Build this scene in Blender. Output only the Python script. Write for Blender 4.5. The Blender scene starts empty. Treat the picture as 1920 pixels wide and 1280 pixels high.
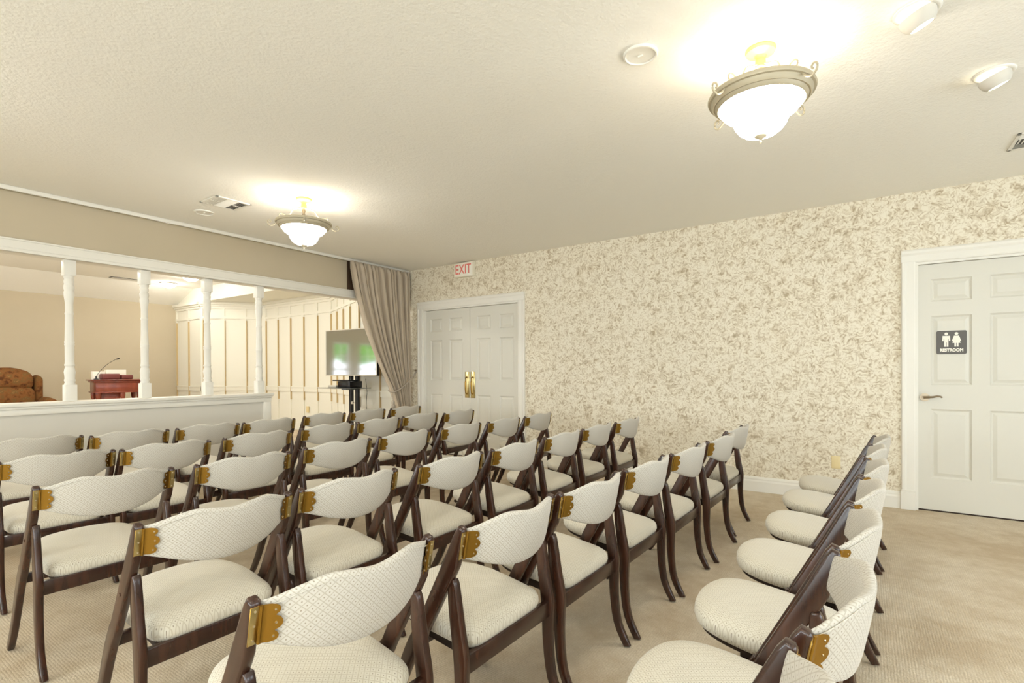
import bpy, bmesh, math, random
from mathutils import Vector, Matrix
random.seed(4)
C = bpy.context.scene.collection
PI = math.pi
XW, YB, YH, H = 5.648, 5.759, 5.819, 2.745      # wallpapered wall, curtain track, half wall, ceiling height

# ------------------------------------------------------------------ materials
def lin(c):
    return tuple(((v/255)/12.92 if v/255 <= .04045 else ((v/255+.055)/1.055)**2.4) for v in c) + (1,)

class Mat:
    def __init__(s, name, col=(200, 200, 200), rough=.6, metal=0, spec=.5, coat=0, emit=None, estr=0):
        s.m = bpy.data.materials.new(name); s.m.use_nodes = True
        s.t = s.m.node_tree; s.b = s.t.nodes['Principled BSDF']
        s.b.inputs['Base Color'].default_value = lin(col)
        s.b.inputs['Roughness'].default_value = rough
        s.b.inputs['Metallic'].default_value = metal
        s.b.inputs['Specular IOR Level'].default_value = spec
        s.b.inputs['Coat Weight'].default_value = coat
        if emit:
            s.b.inputs['Emission Color'].default_value = lin(emit); s.b.inputs['Emission Strength'].default_value = estr
    def n(s, typ, **kw):
        nd = s.t.nodes.new(typ)
        for k, v in kw.items():
            if k in nd.inputs: nd.inputs[k].default_value = v
            else: setattr(nd, k, v)
        return nd
    def l(s, a, b): s.t.links.new(a, b)
    def coord(s, scale=(1, 1, 1), rot=(0, 0, 0)):
        tc = s.n('ShaderNodeTexCoord'); mp = s.n('ShaderNodeMapping')
        mp.inputs['Scale'].default_value = scale; mp.inputs['Rotation'].default_value = rot
        s.l(tc.outputs['Object'], mp.inputs['Vector']); return mp.outputs['Vector']
    def noise(s, vec, scale, detail=3, rough=.5):
        nd = s.n('ShaderNodeTexNoise'); nd.inputs['Scale'].default_value = scale
        nd.inputs['Detail'].default_value = detail; nd.inputs['Roughness'].default_value = rough
        s.l(vec, nd.inputs['Vector']); return nd.outputs['Fac']
    def ramp(s, fac, stops):
        r = s.n('ShaderNodeValToRGB'); e = r.color_ramp.elements
        while len(e) < len(stops): e.new(.5)
        for i, (p, c) in enumerate(stops):
            e[i].position = p; e[i].color = lin(c) if len(c) == 3 else c
        s.l(fac, r.inputs['Fac']); return r.outputs['Color']
    def math(s, op, a, b=None, c=None):
        m = s.n('ShaderNodeMath', operation=op)
        for i, v in enumerate((a, b, c)):
            if v is None: continue
            if isinstance(v, (int, float)): m.inputs[i].default_value = v
            else: s.l(v, m.inputs[i])
        return m.outputs[0]
    def mix(s, fac, a, b, typ='MIX'):
        m = s.n('ShaderNodeMix', data_type='RGBA', blend_type=typ)
        for i, v in ((0, fac), (6, a), (7, b)):
            if isinstance(v, (int, float)): m.inputs[i].default_value = v
            elif isinstance(v, tuple): m.inputs[i].default_value = v if len(v) == 4 else lin(v)
            else: s.l(v, m.inputs[i])
        return m.outputs[2]
    def color(s, out): s.l(out, s.b.inputs['Base Color'])
    def bump(s, h, strength=.3, dist=.002):
        b = s.n('ShaderNodeBump'); b.inputs['Strength'].default_value = strength; b.inputs['Distance'].default_value = dist
        s.l(h, b.inputs['Height']); s.l(b.outputs['Normal'], s.b.inputs['Normal'])

def wood_mat(name, dark, light, rough=.27, axis_scale=(30, 30, 3), coat=.3):
    M = Mat(name, rough=rough, coat=coat)
    v = M.coord(axis_scale)
    f = M.noise(v, 1.0, 5, .6); f2 = M.noise(M.coord((3, 3, 3)), 1.0, 3)
    M.color(M.mix(f2, M.ramp(f, [(.3, dark), (.75, light)]), dark))
    M.b.inputs['Coat Roughness'].default_value = .2
    return M.m

mat = {}
mat['wood'] = wood_mat('dark_walnut_stain', (36, 19, 13), (92, 54, 34))
M = Mat('plaster_ceiling', (243, 241, 234), .9, spec=.2)
v = M.coord(); M.bump(M.math('ADD', M.noise(v, 55, 3, .6), M.math('MULTIPLY', M.noise(v, 20, 2), .7)), .55, .006); mat['ceiling'] = M.m
M = Mat('tan_linen_wall', (196, 176, 146), .85, spec=.2)
v = M.coord(); M.color(M.mix(M.noise(v, 1.3, 3), (186, 174, 150), (199, 187, 164))); M.bump(M.noise(M.coord((60, 60, 700)), 1, 2), .1, .001); mat['tan'] = M.m
M = Mat('grey_painted_wall', (206, 202, 192), .8, spec=.3); mat['greywall'] = M.m
M = Mat('white_paint', (230, 227, 218), .45, spec=.4); mat['white'] = M.m
M = Mat('white_door_paint', (214, 211, 200), .42, spec=.4); mat['door'] = M.m
M = Mat('cream_panel_paint', (230, 227, 214), .55, spec=.3); mat['panel'] = M.m
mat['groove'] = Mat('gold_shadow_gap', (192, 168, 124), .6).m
mat['plain'] = Mat('plain_wall_paint', (226, 218, 200), .85, spec=.2).m
mat['dark'] = Mat('dark_gap', (46, 32, 22), .8).m
mat['brownstrip'] = Mat('dark_brown', (70, 50, 32), .9).m
mat['brass'] = Mat('polished_brass', (160, 124, 54), .36, metal=1).m
mat['brass_sheen'] = Mat('pale_brass', (206, 192, 140), .28, metal=1).m  # paler brass: light reflected by the plates is put into the colour
mat['screw'] = Mat('steel_screw', (220, 205, 175), .25, metal=1).m
mat['nickel'] = Mat('antique_nickel', (150, 136, 116), .28, metal=1).m
mat['black'] = Mat('black_metal', (26, 26, 28), .4).m
mat['blackgloss'] = Mat('black_plastic', (18, 18, 20), .25).m
mat['silver'] = Mat('silver_bezel', (206, 200, 186), .35, metal=.3).m
mat['shelfglass'] = Mat('smoked_glass_shelf', (70, 74, 72), .1).m
mat['paper'] = Mat('white_paper', (240, 236, 222), .7).m
mat['ivory'] = Mat('ivory_plastic', (226, 208, 160), .4).m
mat['exitbody'] = Mat('exit_sign_housing', (232, 226, 208), .4).m
mat['exitred'] = Mat('exit_letters', (226, 120, 110), .5).m
mat['signgrey'] = Mat('sign_charcoal', (92, 88, 84), .5).m
mat['signwhite'] = Mat('sign_white', (240, 236, 224), .5).m
mat['lampmetal'] = Mat('antique_cream_metal', (182, 172, 148), .5, metal=.15).m
mat['lampgold'] = Mat('cream_gold_canopy', (232, 204, 130), .4, metal=.3).m
mat['bowl'] = Mat('lit_alabaster_glass', (255, 246, 225), .4, emit=(255, 250, 238), estr=23.0).m
mat['bowl_in'] = Mat('alabaster_inside', (255, 248, 232), .5, emit=(255, 246, 226), estr=2.0).m
mat['lens'] = Mat('lit_spot_lens', (255, 250, 236), .4, emit=(255, 246, 224), estr=9.0).m
mat['bulb'] = Mat('lit_bulb', (255, 240, 210), .4, emit=(255, 226, 170), estr=12.0).m
mat['leafgreen'] = None
M = Mat('foliage', (96, 150, 52), .7)
M.color(M.ramp(M.noise(M.coord(), 3.5, 5, .7), [(.3, (52, 104, 34)), (.55, (120, 176, 62)), (.75, (190, 220, 110))])); mat['leafgreen'] = M.m
mat['ground'] = Mat('bright_concrete', (214, 214, 210), .8).m
mat['tassel'] = Mat('grey_tassel_yarn', (170, 160, 146), .9).m

# screen: dark glossy panel that mirrors the windows opposite
M = Mat('tv_screen', (64, 70, 60), .07, spec=1.0); M.b.inputs['IOR'].default_value = 2.7; mat['screen'] = M.m

# carpet
M = Mat('beige_carpet', (186, 164, 134), .95, spec=.1)
v = M.coord()
big = M.noise(v, 1.6, 4, .6); mid = M.noise(v, 9, 4, .65); fine = M.noise(v, 260, 2, .7)
loops = M.n('ShaderNodeTexVoronoi'); loops.inputs['Scale'].default_value = 95; loops.inputs['Randomness'].default_value = .35; M.l(v, loops.inputs['Vector'])
base = M.ramp(M.math('ADD', M.math('MULTIPLY', big, .6), M.math('MULTIPLY', mid, .4)), [(.4, (180, 158, 128)), (.5, (208, 193, 168)), (.6, (230, 219, 199))])
c2 = M.mix(M.math('MULTIPLY', loops.outputs['Distance'], 1.1), base, (186, 169, 144))
M.color(M.mix(M.math('MULTIPLY', fine, .3), c2, (226, 214, 194)))
M.bump(M.math('ADD', M.math('MULTIPLY', loops.outputs['Distance'], -1.0), fine), .6, .006); mat['carpet'] = M.m

# leafy wallpaper: scrolling acanthus leaves, pattern lies in the wall plane (object Y, Z)
M = Mat('leafy_wallpaper', (216, 204, 176), .6, spec=.3)
v = M.coord()
wn = M.n('ShaderNodeTexNoise'); wn.inputs['Scale'].default_value = 7; wn.inputs['Detail'].default_value = 2; M.l(v, wn.inputs['Vector'])
ws = M.n('ShaderNodeVectorMath', operation='SCALE'); ws.inputs['Scale'].default_value = .13
sub = M.n('ShaderNodeVectorMath', operation='SUBTRACT'); sub.inputs[1].default_value = (.5, .5, .5)
M.l(wn.outputs['Color'], sub.inputs[0]); M.l(sub.outputs[0], ws.inputs[0])
ad = M.n('ShaderNodeVectorMath', operation='ADD'); M.l(v, ad.inputs[0]); M.l(ws.outputs[0], ad.inputs[1])
fl = M.n('ShaderNodeVectorMath', operation='MULTIPLY'); fl.inputs[1].default_value = (0, 1, 1); M.l(ad.outputs[0], fl.inputs[0])
def cells(scale, seed, feature='F1', rnd=1.0, stretch=(1, 1, 1)):
    of = M.n('ShaderNodeVectorMath', operation='MULTIPLY_ADD'); of.inputs[1].default_value = stretch; of.inputs[2].default_value = (0, seed, seed*1.7); M.l(fl.outputs[0], of.inputs[0])
    vo = M.n('ShaderNodeTexVoronoi', feature=feature); vo.inputs['Scale'].default_value = scale; vo.inputs['Randomness'].default_value = rnd
    M.l(of.outputs[0], vo.inputs['Vector']); return vo
def smooth(x, a, b):
    mr = M.n('ShaderNodeMapRange', interpolation_type='SMOOTHSTEP'); mr.inputs['From Min'].default_value = a; mr.inputs['From Max'].default_value = b
    M.l(x, mr.inputs['Value']); return mr.outputs['Result']
#WP0
w2 = M.n('ShaderNodeTexNoise'); w2.inputs['Scale'].default_value = 19; w2.inputs['Detail'].default_value = 1; M.l(v, w2.inputs['Vector'])
s2 = M.n('ShaderNodeVectorMath', operation='SUBTRACT'); s2.inputs[1].default_value = (.5, .5, .5); M.l(w2.outputs['Color'], s2.inputs[0])
m2 = M.n('ShaderNodeVectorMath', operation='MULTIPLY_ADD'); m2.inputs[1].default_value = (0, .055, .055); M.l(s2.outputs[0], m2.inputs[0]); M.l(fl.outputs[0], m2.inputs[2])
fl = m2
def petals(scale, lobes, seed):
    vo = cells(scale, seed); of_ = vo.inputs['Vector'].links[0].from_node
    d = M.n('ShaderNodeVectorMath', operation='SUBTRACT'); M.l(of_.outputs[0], d.inputs[0]); M.l(vo.outputs['Position'], d.inputs[1])
    sp = M.n('ShaderNodeSeparateXYZ'); M.l(d.outputs[0], sp.inputs[0]); sc = M.n('ShaderNodeSeparateColor'); M.l(vo.outputs['Color'], sc.inputs[0])
    ang = M.math('ARCTAN2', sp.outputs['Z'], sp.outputs['Y'])
    a = M.math('ADD', M.math('MULTIPLY', ang, lobes), M.math('MULTIPLY', sc.outputs[0], 6.28))
    s = M.math('ABSOLUTE', M.math('SINE', a))
    return M.math('SUBTRACT', M.math('POWER', s, .6), M.math('MULTIPLY', M.math('POWER', vo.outputs['Distance'], 1.5), 1.0)), sc.outputs[1]
pa, ka = petals(15, 2.5, 0.0); pb, kb = petals(29, 1.0, 3.7)
tot = M.math('ADD', M.math('MULTIPLY', pa, .34), M.math('MULTIPLY', pb, .30))
tot = M.math('ADD', tot, M.math('MULTIPLY', M.math('SUBTRACT', kb, .5), .12))
tot = M.math('ADD', tot, M.math('MULTIPLY', M.math('SUBTRACT', M.noise(v, 60, 3, .6), .5), .45))
tot = M.math('ADD', tot, .20)
M.color(M.ramp(tot, [(.0, (172, 156, 130)), (.16, (192, 178, 153)), (.34, (213, 202, 179)), (.56, (231, 224, 206))]))
#WP1
M.bump(tot, .15, .002); mat['paper_wall'] = M.m

# cream diamond weave, plane = object axes (i, j)
def weave(name, i, j, ca=(196, 191, 181), cb=(162, 153, 137)):
    M = Mat(name, (224, 214, 196), .75, spec=.25); M.b.inputs['Sheen Weight'].default_value = .25
    tc = M.n('ShaderNodeTexCoord'); sp = M.n('ShaderNodeSeparateXYZ'); M.l(tc.outputs['Object'], sp.inputs[0])
    a, b = sp.outputs[i], sp.outputs[j]
    s = 51.0
    u = M.math('MULTIPLY', M.math('ADD', a, b), s); w = M.math('MULTIPLY', M.math('SUBTRACT', a, b), s)
    fu = M.math('ABSOLUTE', M.math('SUBTRACT', M.math('FRACT', M.math('ADD', u, 100)), .5))
    fw = M.math('ABSOLUTE', M.math('SUBTRACT', M.math('FRACT', M.math('ADD', w, 100)), .5))
    line = M.math('MAXIMUM', M.math('GREATER_THAN', fu, .42), M.math('GREATER_THAN', fw, .42))
    dot = M.math('LESS_THAN', M.math('ADD', M.math('MULTIPLY', fu, fu), M.math('MULTIPLY', fw, fw)), .012)
    c1 = M.mix(M.math('MULTIPLY', line, .7), ca, cb)
    c2 = M.mix(M.math('MULTIPLY', dot, .75), c1, (122, 106, 84))
    M.color(M.mix(M.math('MULTIPLY', M.noise(M.coord(), 6, 3), .25), c2, (184, 176, 158)))
    M.bump(M.math('SUBTRACT', M.math('MULTIPLY', line, -1.0), dot), .35, .0015)
    return M.m
mat['weave_seat_lit'] = weave('cream_weave_seat_lit', 'X', 'Y', (214, 208, 193), (184, 174, 153)); mat['weave_back'] = weave('cream_weave_back', 'X', 'Z')  # same fabric on both; seat copy lighter, brighter light put into its colour

M = Mat('taupe_curtain', (186, 172, 152), .85, spec=.15); M.b.inputs['Sheen Weight'].default_value = .3
M.bump(M.noise(M.coord((300, 300, 300)), 1, 2), .15, .001); mat['curtain'] = M.m
M = Mat('brown_floral_tapestry', (140, 96, 54), .9, spec=.15)
M.color(M.ramp(M.noise(M.coord(), 11, 4, .6), [(.35, (84, 52, 30)), (.5, (128, 84, 46)), (.62, (108, 84, 48)), (.75, (166, 118, 70))])); mat['tapestry'] = M.m
mat['redwood'] = wood_mat('cherry_wood', (104, 40, 24), (156, 76, 44), .3, (8, 8, 2))
mat['redleather'] = Mat('oxblood_leather', (110, 52, 46), .5).m

# ------------------------------------------------------------------ mesh helpers
class MB:
    def __init__(s): s.bm = bmesh.new(); s.mi = 0
    def _done(s, faces):
        for f in faces: f.material_index = s.mi
    def box(s, x0, x1, y0, y1, z0, z1, bev=0, seg=2):
        r = bmesh.ops.create_cube(s.bm, size=1)
        for v in r['verts']:
            v.co = Vector(((x0+x1)/2+v.co.x*(x1-x0), (y0+y1)/2+v.co.y*(y1-y0), (z0+z1)/2+v.co.z*(z1-z0)))
        fs = list({f for v in r['verts'] for f in v.link_faces}); s._done(fs)
        if bev: bmesh.ops.bevel(s.bm, geom=list({e for v in r['verts'] for e in v.link_edges}), offset=bev, segments=seg, affect='EDGES', profile=.5)
        return s
    def prism(s, pts, axis, a0, a1, bev=0, seg=2):
        """pts: outline in the two other axes (cyclic order), extruded along axis from a0 to a1"""
        def P(p, a):
            return {'x': (a, p[0], p[1]), 'y': (p[0], a, p[1]), 'z': (p[0], p[1], a)}[axis]
        A = [s.bm.verts.new(P(p, a0)) for p in pts]; B = [s.bm.verts.new(P(p, a1)) for p in pts]
        fs = [s.bm.faces.new(A), s.bm.faces.new(B[::-1])]
        n = len(pts)
        for i in range(n): fs.append(s.bm.faces.new((A[i], B[i], B[(i+1) % n], A[(i+1) % n])))
        bmesh.ops.recalc_face_normals(s.bm, faces=fs); s._done(fs)
        if bev:
            es = [e for e in fs[0].edges] + [e for e in fs[1].edges]
            bmesh.ops.bevel(s.bm, geom=es, offset=bev, segments=seg, affect='EDGES', profile=.5)
        return s
    def lathe(s, prof, c=(0, 0, 0), n=32, cap=True):
        rings = []
        for r, z in prof:
            rings.append([s.bm.verts.new((c[0]+r*math.cos(2*PI*k/n), c[1]+r*math.sin(2*PI*k/n), c[2]+z)) for k in range(n)])
        fs = []
        for a, b in zip(rings, rings[1:]):
            for k in range(n): fs.append(s.bm.faces.new((a[k], a[(k+1) % n], b[(k+1) % n], b[k])))
        if cap: fs.append(s.bm.faces.new(rings[0][::-1])); fs.append(s.bm.faces.new(rings[-1]))
        bmesh.ops.recalc_face_normals(s.bm, faces=fs); s._done(fs); return s
    def tube(s, pts, r, n=8, closed=False):
        pts = [Vector(p) for p in pts]; rings = []
        rr = r if isinstance(r, (list, tuple)) else [r]*len(pts)
        up = Vector((0, 0, 1))
        for i, p in enumerate(pts):
            t = (pts[min(i+1, len(pts)-1)]-pts[max(i-1, 0)]).normalized()
            a = t.cross(up)
            if a.length < .1: a = t.cross(Vector((1, 0, 0)))
            a.normalize(); b = a.cross(t).normalized()
            rings.append([s.bm.verts.new(p+(a*math.cos(2*PI*k/n)+b*math.sin(2*PI*k/n))*rr[i]) for k in range(n)])
        fs = []
        for A, B in zip(rings, rings[1:]):
            for k in range(n): fs.append(s.bm.faces.new((A[k], A[(k+1) % n], B[(k+1) % n], B[k])))
        fs.append(s.bm.faces.new(rings[0][::-1])); fs.append(s.bm.faces.new(rings[-1]))
        bmesh.ops.recalc_face_normals(s.bm, faces=fs); s._done(fs); return s
    def disc(s, c, axis, r, t, n=20):
        pts = [(r*math.cos(2*PI*k/n), r*math.sin(2*PI*k/n)) for k in range(n)]
        i, j = {'x': (1, 2), 'y': (0, 2), 'z': (0, 1)}[axis]; k = {'x': 0, 'y': 1, 'z': 2}[axis]
        s.prism([(c[i]+p[0], c[j]+p[1]) for p in pts], axis, c[k]-t/2, c[k]+t/2); return s
    def build(s, name, m, parent=None, smooth=True, ang=35):
        me = bpy.data.meshes.new(name)
        s.bm.to_mesh(me); s.bm.free()
        for mm in (m if isinstance(m, (list, tuple)) else [m]): me.materials.append(mm)
        if smooth:
            for p in me.polygons: p.use_smooth = True
            try: me.set_sharp_from_angle(angle=math.radians(ang))
            except Exception: pass
        o = bpy.data.objects.new(name, me); C.objects.link(o)
        if parent: o.parent = parent
        return o

def empty(name, loc=(0, 0, 0), rz=0):
    o = bpy.data.objects.new(name, None); C.objects.link(o); o.location = loc; o.rotation_euler = (0, 0, rz); o.empty_display_size = .1
    return o
def tag(o, label=None, cat=None, group=None, kind=None):
    if label: o['label'] = label
    if cat: o['category'] = cat
    if group: o['group'] = group
    if kind: o['kind'] = kind
    return o
def struct(mb, name, m, label=None, parent=None, smooth=False):
    o = mb.build(name, m, parent, smooth=smooth)
    if not parent: o['kind'] = 'structure'
    if label: o['label'] = label
    return o
def copy_tree(o, parent=None):
    c = o.copy(); C.objects.link(c)
    if parent: c.parent = parent
    for ch in [x for x in o.children]: copy_tree(ch, c)
    return c
def interp(tab, x):
    for (a, va), (b, vb) in zip(tab, tab[1:]):
        if a <= x <= b:
            t = (x-a)/(b-a); t = t*t*(3-2*t) if len(tab) > 2 else t
            return va+(vb-va)*t
    return tab[0][1] if x < tab[0][0] else tab[-1][1]
def catmull(tab, x):
    xs = [t[0] for t in tab]; n = len(tab)
    if x <= xs[0]: return tab[0][1]
    if x >= xs[-1]: return tab[-1][1]
    for i in range(n-1):
        if xs[i] <= x <= xs[i+1]:
            h = xs[i+1]-xs[i]; t = (x-xs[i])/h
            m0 = (tab[i+1][1]-tab[i-1][1])/(xs[i+1]-xs[i-1]) if i > 0 else (tab[1][1]-tab[0][1])/h
            m1 = (tab[i+2][1]-tab[i][1])/(xs[i+2]-xs[i]) if i < n-2 else (tab[-1][1]-tab[-2][1])/h
            return ((2*t**3-3*t*t+1)*tab[i][1] + (t**3-2*t*t+t)*h*m0 + (-2*t**3+3*t*t)*tab[i+1][1] + (t**3-t*t)*h*m1)

# ------------------------------------------------------------------ camera (18 mm, almost level, lens shifted up)
cd = bpy.data.cameras.new('camera'); cam = bpy.data.objects.new('camera', cd); C.objects.link(cam)
F = Vector((0.82660188, 0.56276505, -0.00498249)); R = Vector((0.5627473, -0.82661632, -0.00457601)); U = Vector((.00669383, -.00097865, .99997712))
cam.matrix_world = Matrix(((R.x, U.x, -F.x, 0), (R.y, U.y, -F.y, 0), (R.z, U.z, -F.z, 1.22314), (0, 0, 0, 1)))
cd.sensor_width = 36; cd.lens = 968.156*36/1920; cd.shift_y = 58.71/1920; cd.clip_start = .02
bpy.context.scene.camera = cam

# ------------------------------------------------------------------ room shell
X0, Y0, YF = -3.3, -3.6, 13.1
b = MB(); b.box(X0-.2, 8.2, Y0-.2, YF+.2, -.12, 0); struct(b, 'floor', mat['carpet'], 'mottled beige loop-pile carpet')
b = MB(); b.box(X0-.15, XW+.15, Y0-.15, YH, H, H+.12); struct(b, 'ceiling', mat['ceiling'], 'textured cream plaster ceiling')

# wallpapered wall with two door openings
D1 = (3.734, 5.454, 2.135)   # double door opening (y0, y1, top)
D2 = (-1.285, -.370, 2.135)
b = MB()
b.box(XW, XW+.12, D1[1], YH+.125, 0, H); b.box(XW, XW+.12, D1[0], D1[1], D1[2], H)
b.box(XW, XW+.12, D2[1], D1[0], 0, H); b.box(XW, XW+.12, D2[0], D2[1], D2[2], H); b.box(XW, XW+.12, Y0, D2[0], 0, H)
struct(b, 'wall_east', mat['paper_wall'], 'wall papered in beige scrolling leaves')

# wall behind the camera and wall to its left, with windows
def wall_with_windows(name, axis, at, thick, a0, a1, ztop, wins, m):
    b = MB()
    def bx(u0, u1, z0, z1):
        if u1-u0 < .001 or z1-z0 < .001: return
        if axis == 'x': b.box(min(at, at+thick), max(at, at+thick), u0, u1, z0, z1)
        else: b.box(u0, u1, min(at, at+thick), max(at, at+thick), z0, z1)
    u = a0
    for (w0, w1, z0, z1) in sorted(wins):
        bx(u, w0, 0, ztop); bx(w0, w1, 0, z0); bx(w0, w1, z1, ztop); u = w1
    bx(u, a1, 0, ztop)
    return struct(b, name, m)
WZ = (.75, 2.2)
win_left = [(-2.6, -1.2, *WZ), (-.4, 1.0, *WZ), (1.8, 3.2, *WZ)]
win_back = [(-2.4, -1.0, *WZ), (.2, 1.6, *WZ), (2.6, 4.0, *WZ)]
wall_with_windows('wall_west', 'x', X0, -.15, Y0, YH, H, win_left, mat['tan'])
wall_with_windows('wall_south', 'y', Y0, -.15, X0, XW+.12, H, win_back, mat['tan'])
winno = 0
def window(axis, at, u0, u1, z0, z1, cols=2, rows=4, depth=.05):
    global winno
    winno += 1
    b = MB()
    def bx(a, c, d, e, t0=-depth/2, t1=depth/2):
        if axis == 'x': b.box(at+t0, at+t1, a, c, d, e)
        else: b.box(a, c, at+t0, at+t1, d, e)
    f = .05
    bx(u0, u0+f, z0, z1); bx(u1-f, u1, z0, z1); bx(u0, u1, z0, z0+f); bx(u0, u1, z1-f, z1)
    for k in range(1, cols): bx(u0+(u1-u0)*k/cols-.012, u0+(u1-u0)*k/cols+.012, z0, z1, -.015, .015)
    for k in range(1, rows): zz = z0+(z1-z0)*k/rows; t = .028 if k == rows/2 else .012; bx(u0, u1, zz-t, zz+t, -.016, .016)
    struct(b, 'window_%d' % winno, mat['white'], 'white sash window with small panes')
for w in win_left: window('x', X0-.06, w[0], w[1], w[2], w[3], 3, 4)
for w in win_back: window('y', Y0-.06, w[0], w[1], w[2], w[3], 3, 4)

# partition: half wall below, header above, white trim on both
b = MB(); b.box(X0, 3.365, YH, YH+.125, 0, .93); struct(b, 'wall_partition', mat['greywall'], 'pale grey half wall between the two rooms')
b = MB(); b.box(X0, XW, YH, YH+.125, 2.26, 3.16); struct(b, 'wall_header', mat['tan'], 'tan header above the wide opening')
def mould(b, x0, x1, z0, z1, yf, sgn=-1):
    """casing strip with stepped mouldings, face at yf going towards the viewer"""
    b.box(x0, x1, yf-.018, yf, z0, z1, .003)
    b.box(x0, x1, yf-.026, yf, z0+.0, z0+.018, .004); b.box(x0, x1, yf-.023, yf, z0+.028, z0+.036, .003)
    b.box(x0, x1, yf-.028, yf, z1-.016, z1, .005)
b = MB(); mould(b, X0, XW-.002, 2.222, 2.333, YH); b.box(X0, XW-.002, YH, YH+.125, 2.222, 2.262); b.box(X0, XW-.002, YH+.125, YH+.143, 2.222, 2.333)
struct(b, 'trim_1', mat['white'], 'white moulded casing along the header', smooth=True)
b = MB()
b.box(X0, 3.47, YH-.05, YH+.175, .935, .966, .008); b.box(X0, 3.46, YH-.035, YH+.16, .915, .936, .006); b.box(X0, 3.452, YH-.02, YH+.145, .866, .916, .003)
b.box(3.357, 3.4495, YH-.0185, YH+.1435, 0, .91, .003)
struct(b, 'trim_2', mat['white'], 'white moulded ledge capping the half wall', smooth=True)
b = MB(); b.box(4.56, 4.70, YH-.012, YH, 2.334, H-.002); struct(b, 'dark_header_strip', mat['brownstrip'], 'dark strip on the header beside the curtain')  # thin dark brown strip, flat on the header face

# curtain track
b = MB(); b.box(X0, XW-.002, YB-.028, YB-.002, H-.036, H-.001, .004)
tag(b.build('curtain_track', mat['white']), 'white curtain track along the ceiling in front of the tan header', 'curtain track')

# baseboards and door casings
def baseboard(y0, y1):
    b.prism([(XW, 0), (XW-.018, 0), (XW-.018, .1), (XW-.012, .115), (XW-.012, .128), (XW-.006, .142), (XW, .148)], 'y', y0, y1)
b = MB(); baseboard(-.27, 3.64); baseboard(5.555, YH-.03); baseboard(Y0, -1.385)
struct(b, 'baseboard_east', mat['white'], 'white baseboard under the wallpaper')
def casing(y0, y1, ztop, name, label):
    b = MB(); w = .098
    for a, s in ((y0, -1), (y1, 1)):
        q = [(XW, a), (XW-.016, a), (XW-.02, a+s*.012), (XW-.02, a+s*.06), (XW-.028, a+s*.074), (XW-.028, a+s*.092), (XW-.018, a+s*w), (XW, a+s*w)]
        b.prism(q, 'z', .17, ztop+.004)
        b.box(XW-.034, XW, min(a, a+s*(w+.006)), max(a, a+s*(w+.006)), 0, .155, .003); b.box(XW-.03, XW, min(a, a+s*(w+.003)), max(a, a+s*(w+.003)), .155, .172, .004)
    q = [(XW, ztop), (XW-.016, ztop), (XW-.02, ztop+.012), (XW-.02, ztop+.06), (XW-.028, ztop+.078), (XW-.028, ztop+.098), (XW-.018, ztop+.112), (XW, ztop+.112)]
    b.prism(q, 'y', y0-w, y1+w)
    for yy in (y0, y1): b.box(XW, XW+.12, min(yy, yy+(.0 if yy == y0 else -.0))-(.02 if yy == y1 else 0), yy+(.02 if yy == y0 else 0), 0, ztop)
    b.box(XW+.001, XW+.12, y0+.02, y1-.02, ztop-.02, ztop)
    struct(b, name, mat['white'], label)
casing(D1[0], D1[1], D1[2], 'trim_4', 'white casing around the double door')
casing(D2[0], D2[1], D2[2], 'trim_5', 'white casing around the restroom door')

def door_leaf(name, y0, y1, z0, z1, xf, cols, rows, label):
    """six panel door, face at xf looking towards -x; cols: offsets from y1 going to y0; rows: z ranges"""
    b = MB(); t = .04
    cs = [(y1-c1, y1-c0) for c0, c1 in cols]          # y ranges
    cs.sort()
    ys = [y0] + [v for c in cs for v in c] + [y1]
    # stiles
    for k in range(0, len(ys), 2): b.box(xf, xf+t, ys[k], ys[k+1], z0, z1)
    zs = [z0] + [v for r in sorted(rows) for v in r] + [z1]
    for c in cs:
        for k in range(0, len(zs), 2): b.box(xf, xf+t, c[0], c[1], zs[k], zs[k+1])
        for r in rows:
            a0, a1, c0, c1 = c[0], c[1], r[0], r[1]
            def ring(i, x): return [b.bm.verts.new((x, a0+i, c0+i)), b.bm.verts.new((x, a1-i, c0+i)), b.bm.verts.new((x, a1-i, c1-i)), b.bm.verts.new((x, a0+i, c1-i))]
            R_ = [ring(0, xf), ring(.006, xf+.006), ring(.014, xf+.012), ring(.02, xf+.012), ring(.045, xf+.003)]
            for A, B in zip(R_, R_[1:]):
                for k in range(4): b.bm.faces.new((A[k], A[(k+1) % 4], B[(k+1) % 4], B[k]))
            b.bm.faces.new(R_[-1])
            ring_b = [b.bm.verts.new((xf+t, a0, c0)), b.bm.verts.new((xf+t, a1, c0)), b.bm.verts.new((xf+t, a1, c1)), b.bm.verts.new((xf+t, a0, c1))]
            b.bm.faces.new(ring_b)
    bmesh.ops.recalc_face_normals(b.bm, faces=b.bm.faces[:])
    return struct(b, name, mat['door'], label)
rows = [(.285, .874), (1.082, 1.67), (1.794, 1.984)]
dmid = 4.594
dl = door_leaf('door_1', dmid+.002, D1[1]-.022, .012, 2.112, XW+.05, [(.085, .315), (.455, .7)], rows, 'white six-panel leaf of the double door beside the curtain')
dr = door_leaf('door_2', D1[0]+.022, dmid-.002, .012, 2.112, XW+.05, [(.125, .36), (.51, .745)], rows, 'white six-panel leaf of the double door farther from the curtain')
rd = door_leaf('door_3', D2[0]+.022, D2[1]-.022, .012, 2.112, XW+.03, [(.085, .35), (.46, .745)], rows, 'white six-panel restroom door')
b = MB(); b.box(XW+.03, XW+.12, D2[0], D2[1], 0, .011); b.box(XW+.05, XW+.12, D1[0], D1[1], 0, .011); struct(b, 'door_gap_shade', mat['dark'], 'dark strip standing for the shade under the doors')  # dark fill strips; shade of the door gaps put into their colour
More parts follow.
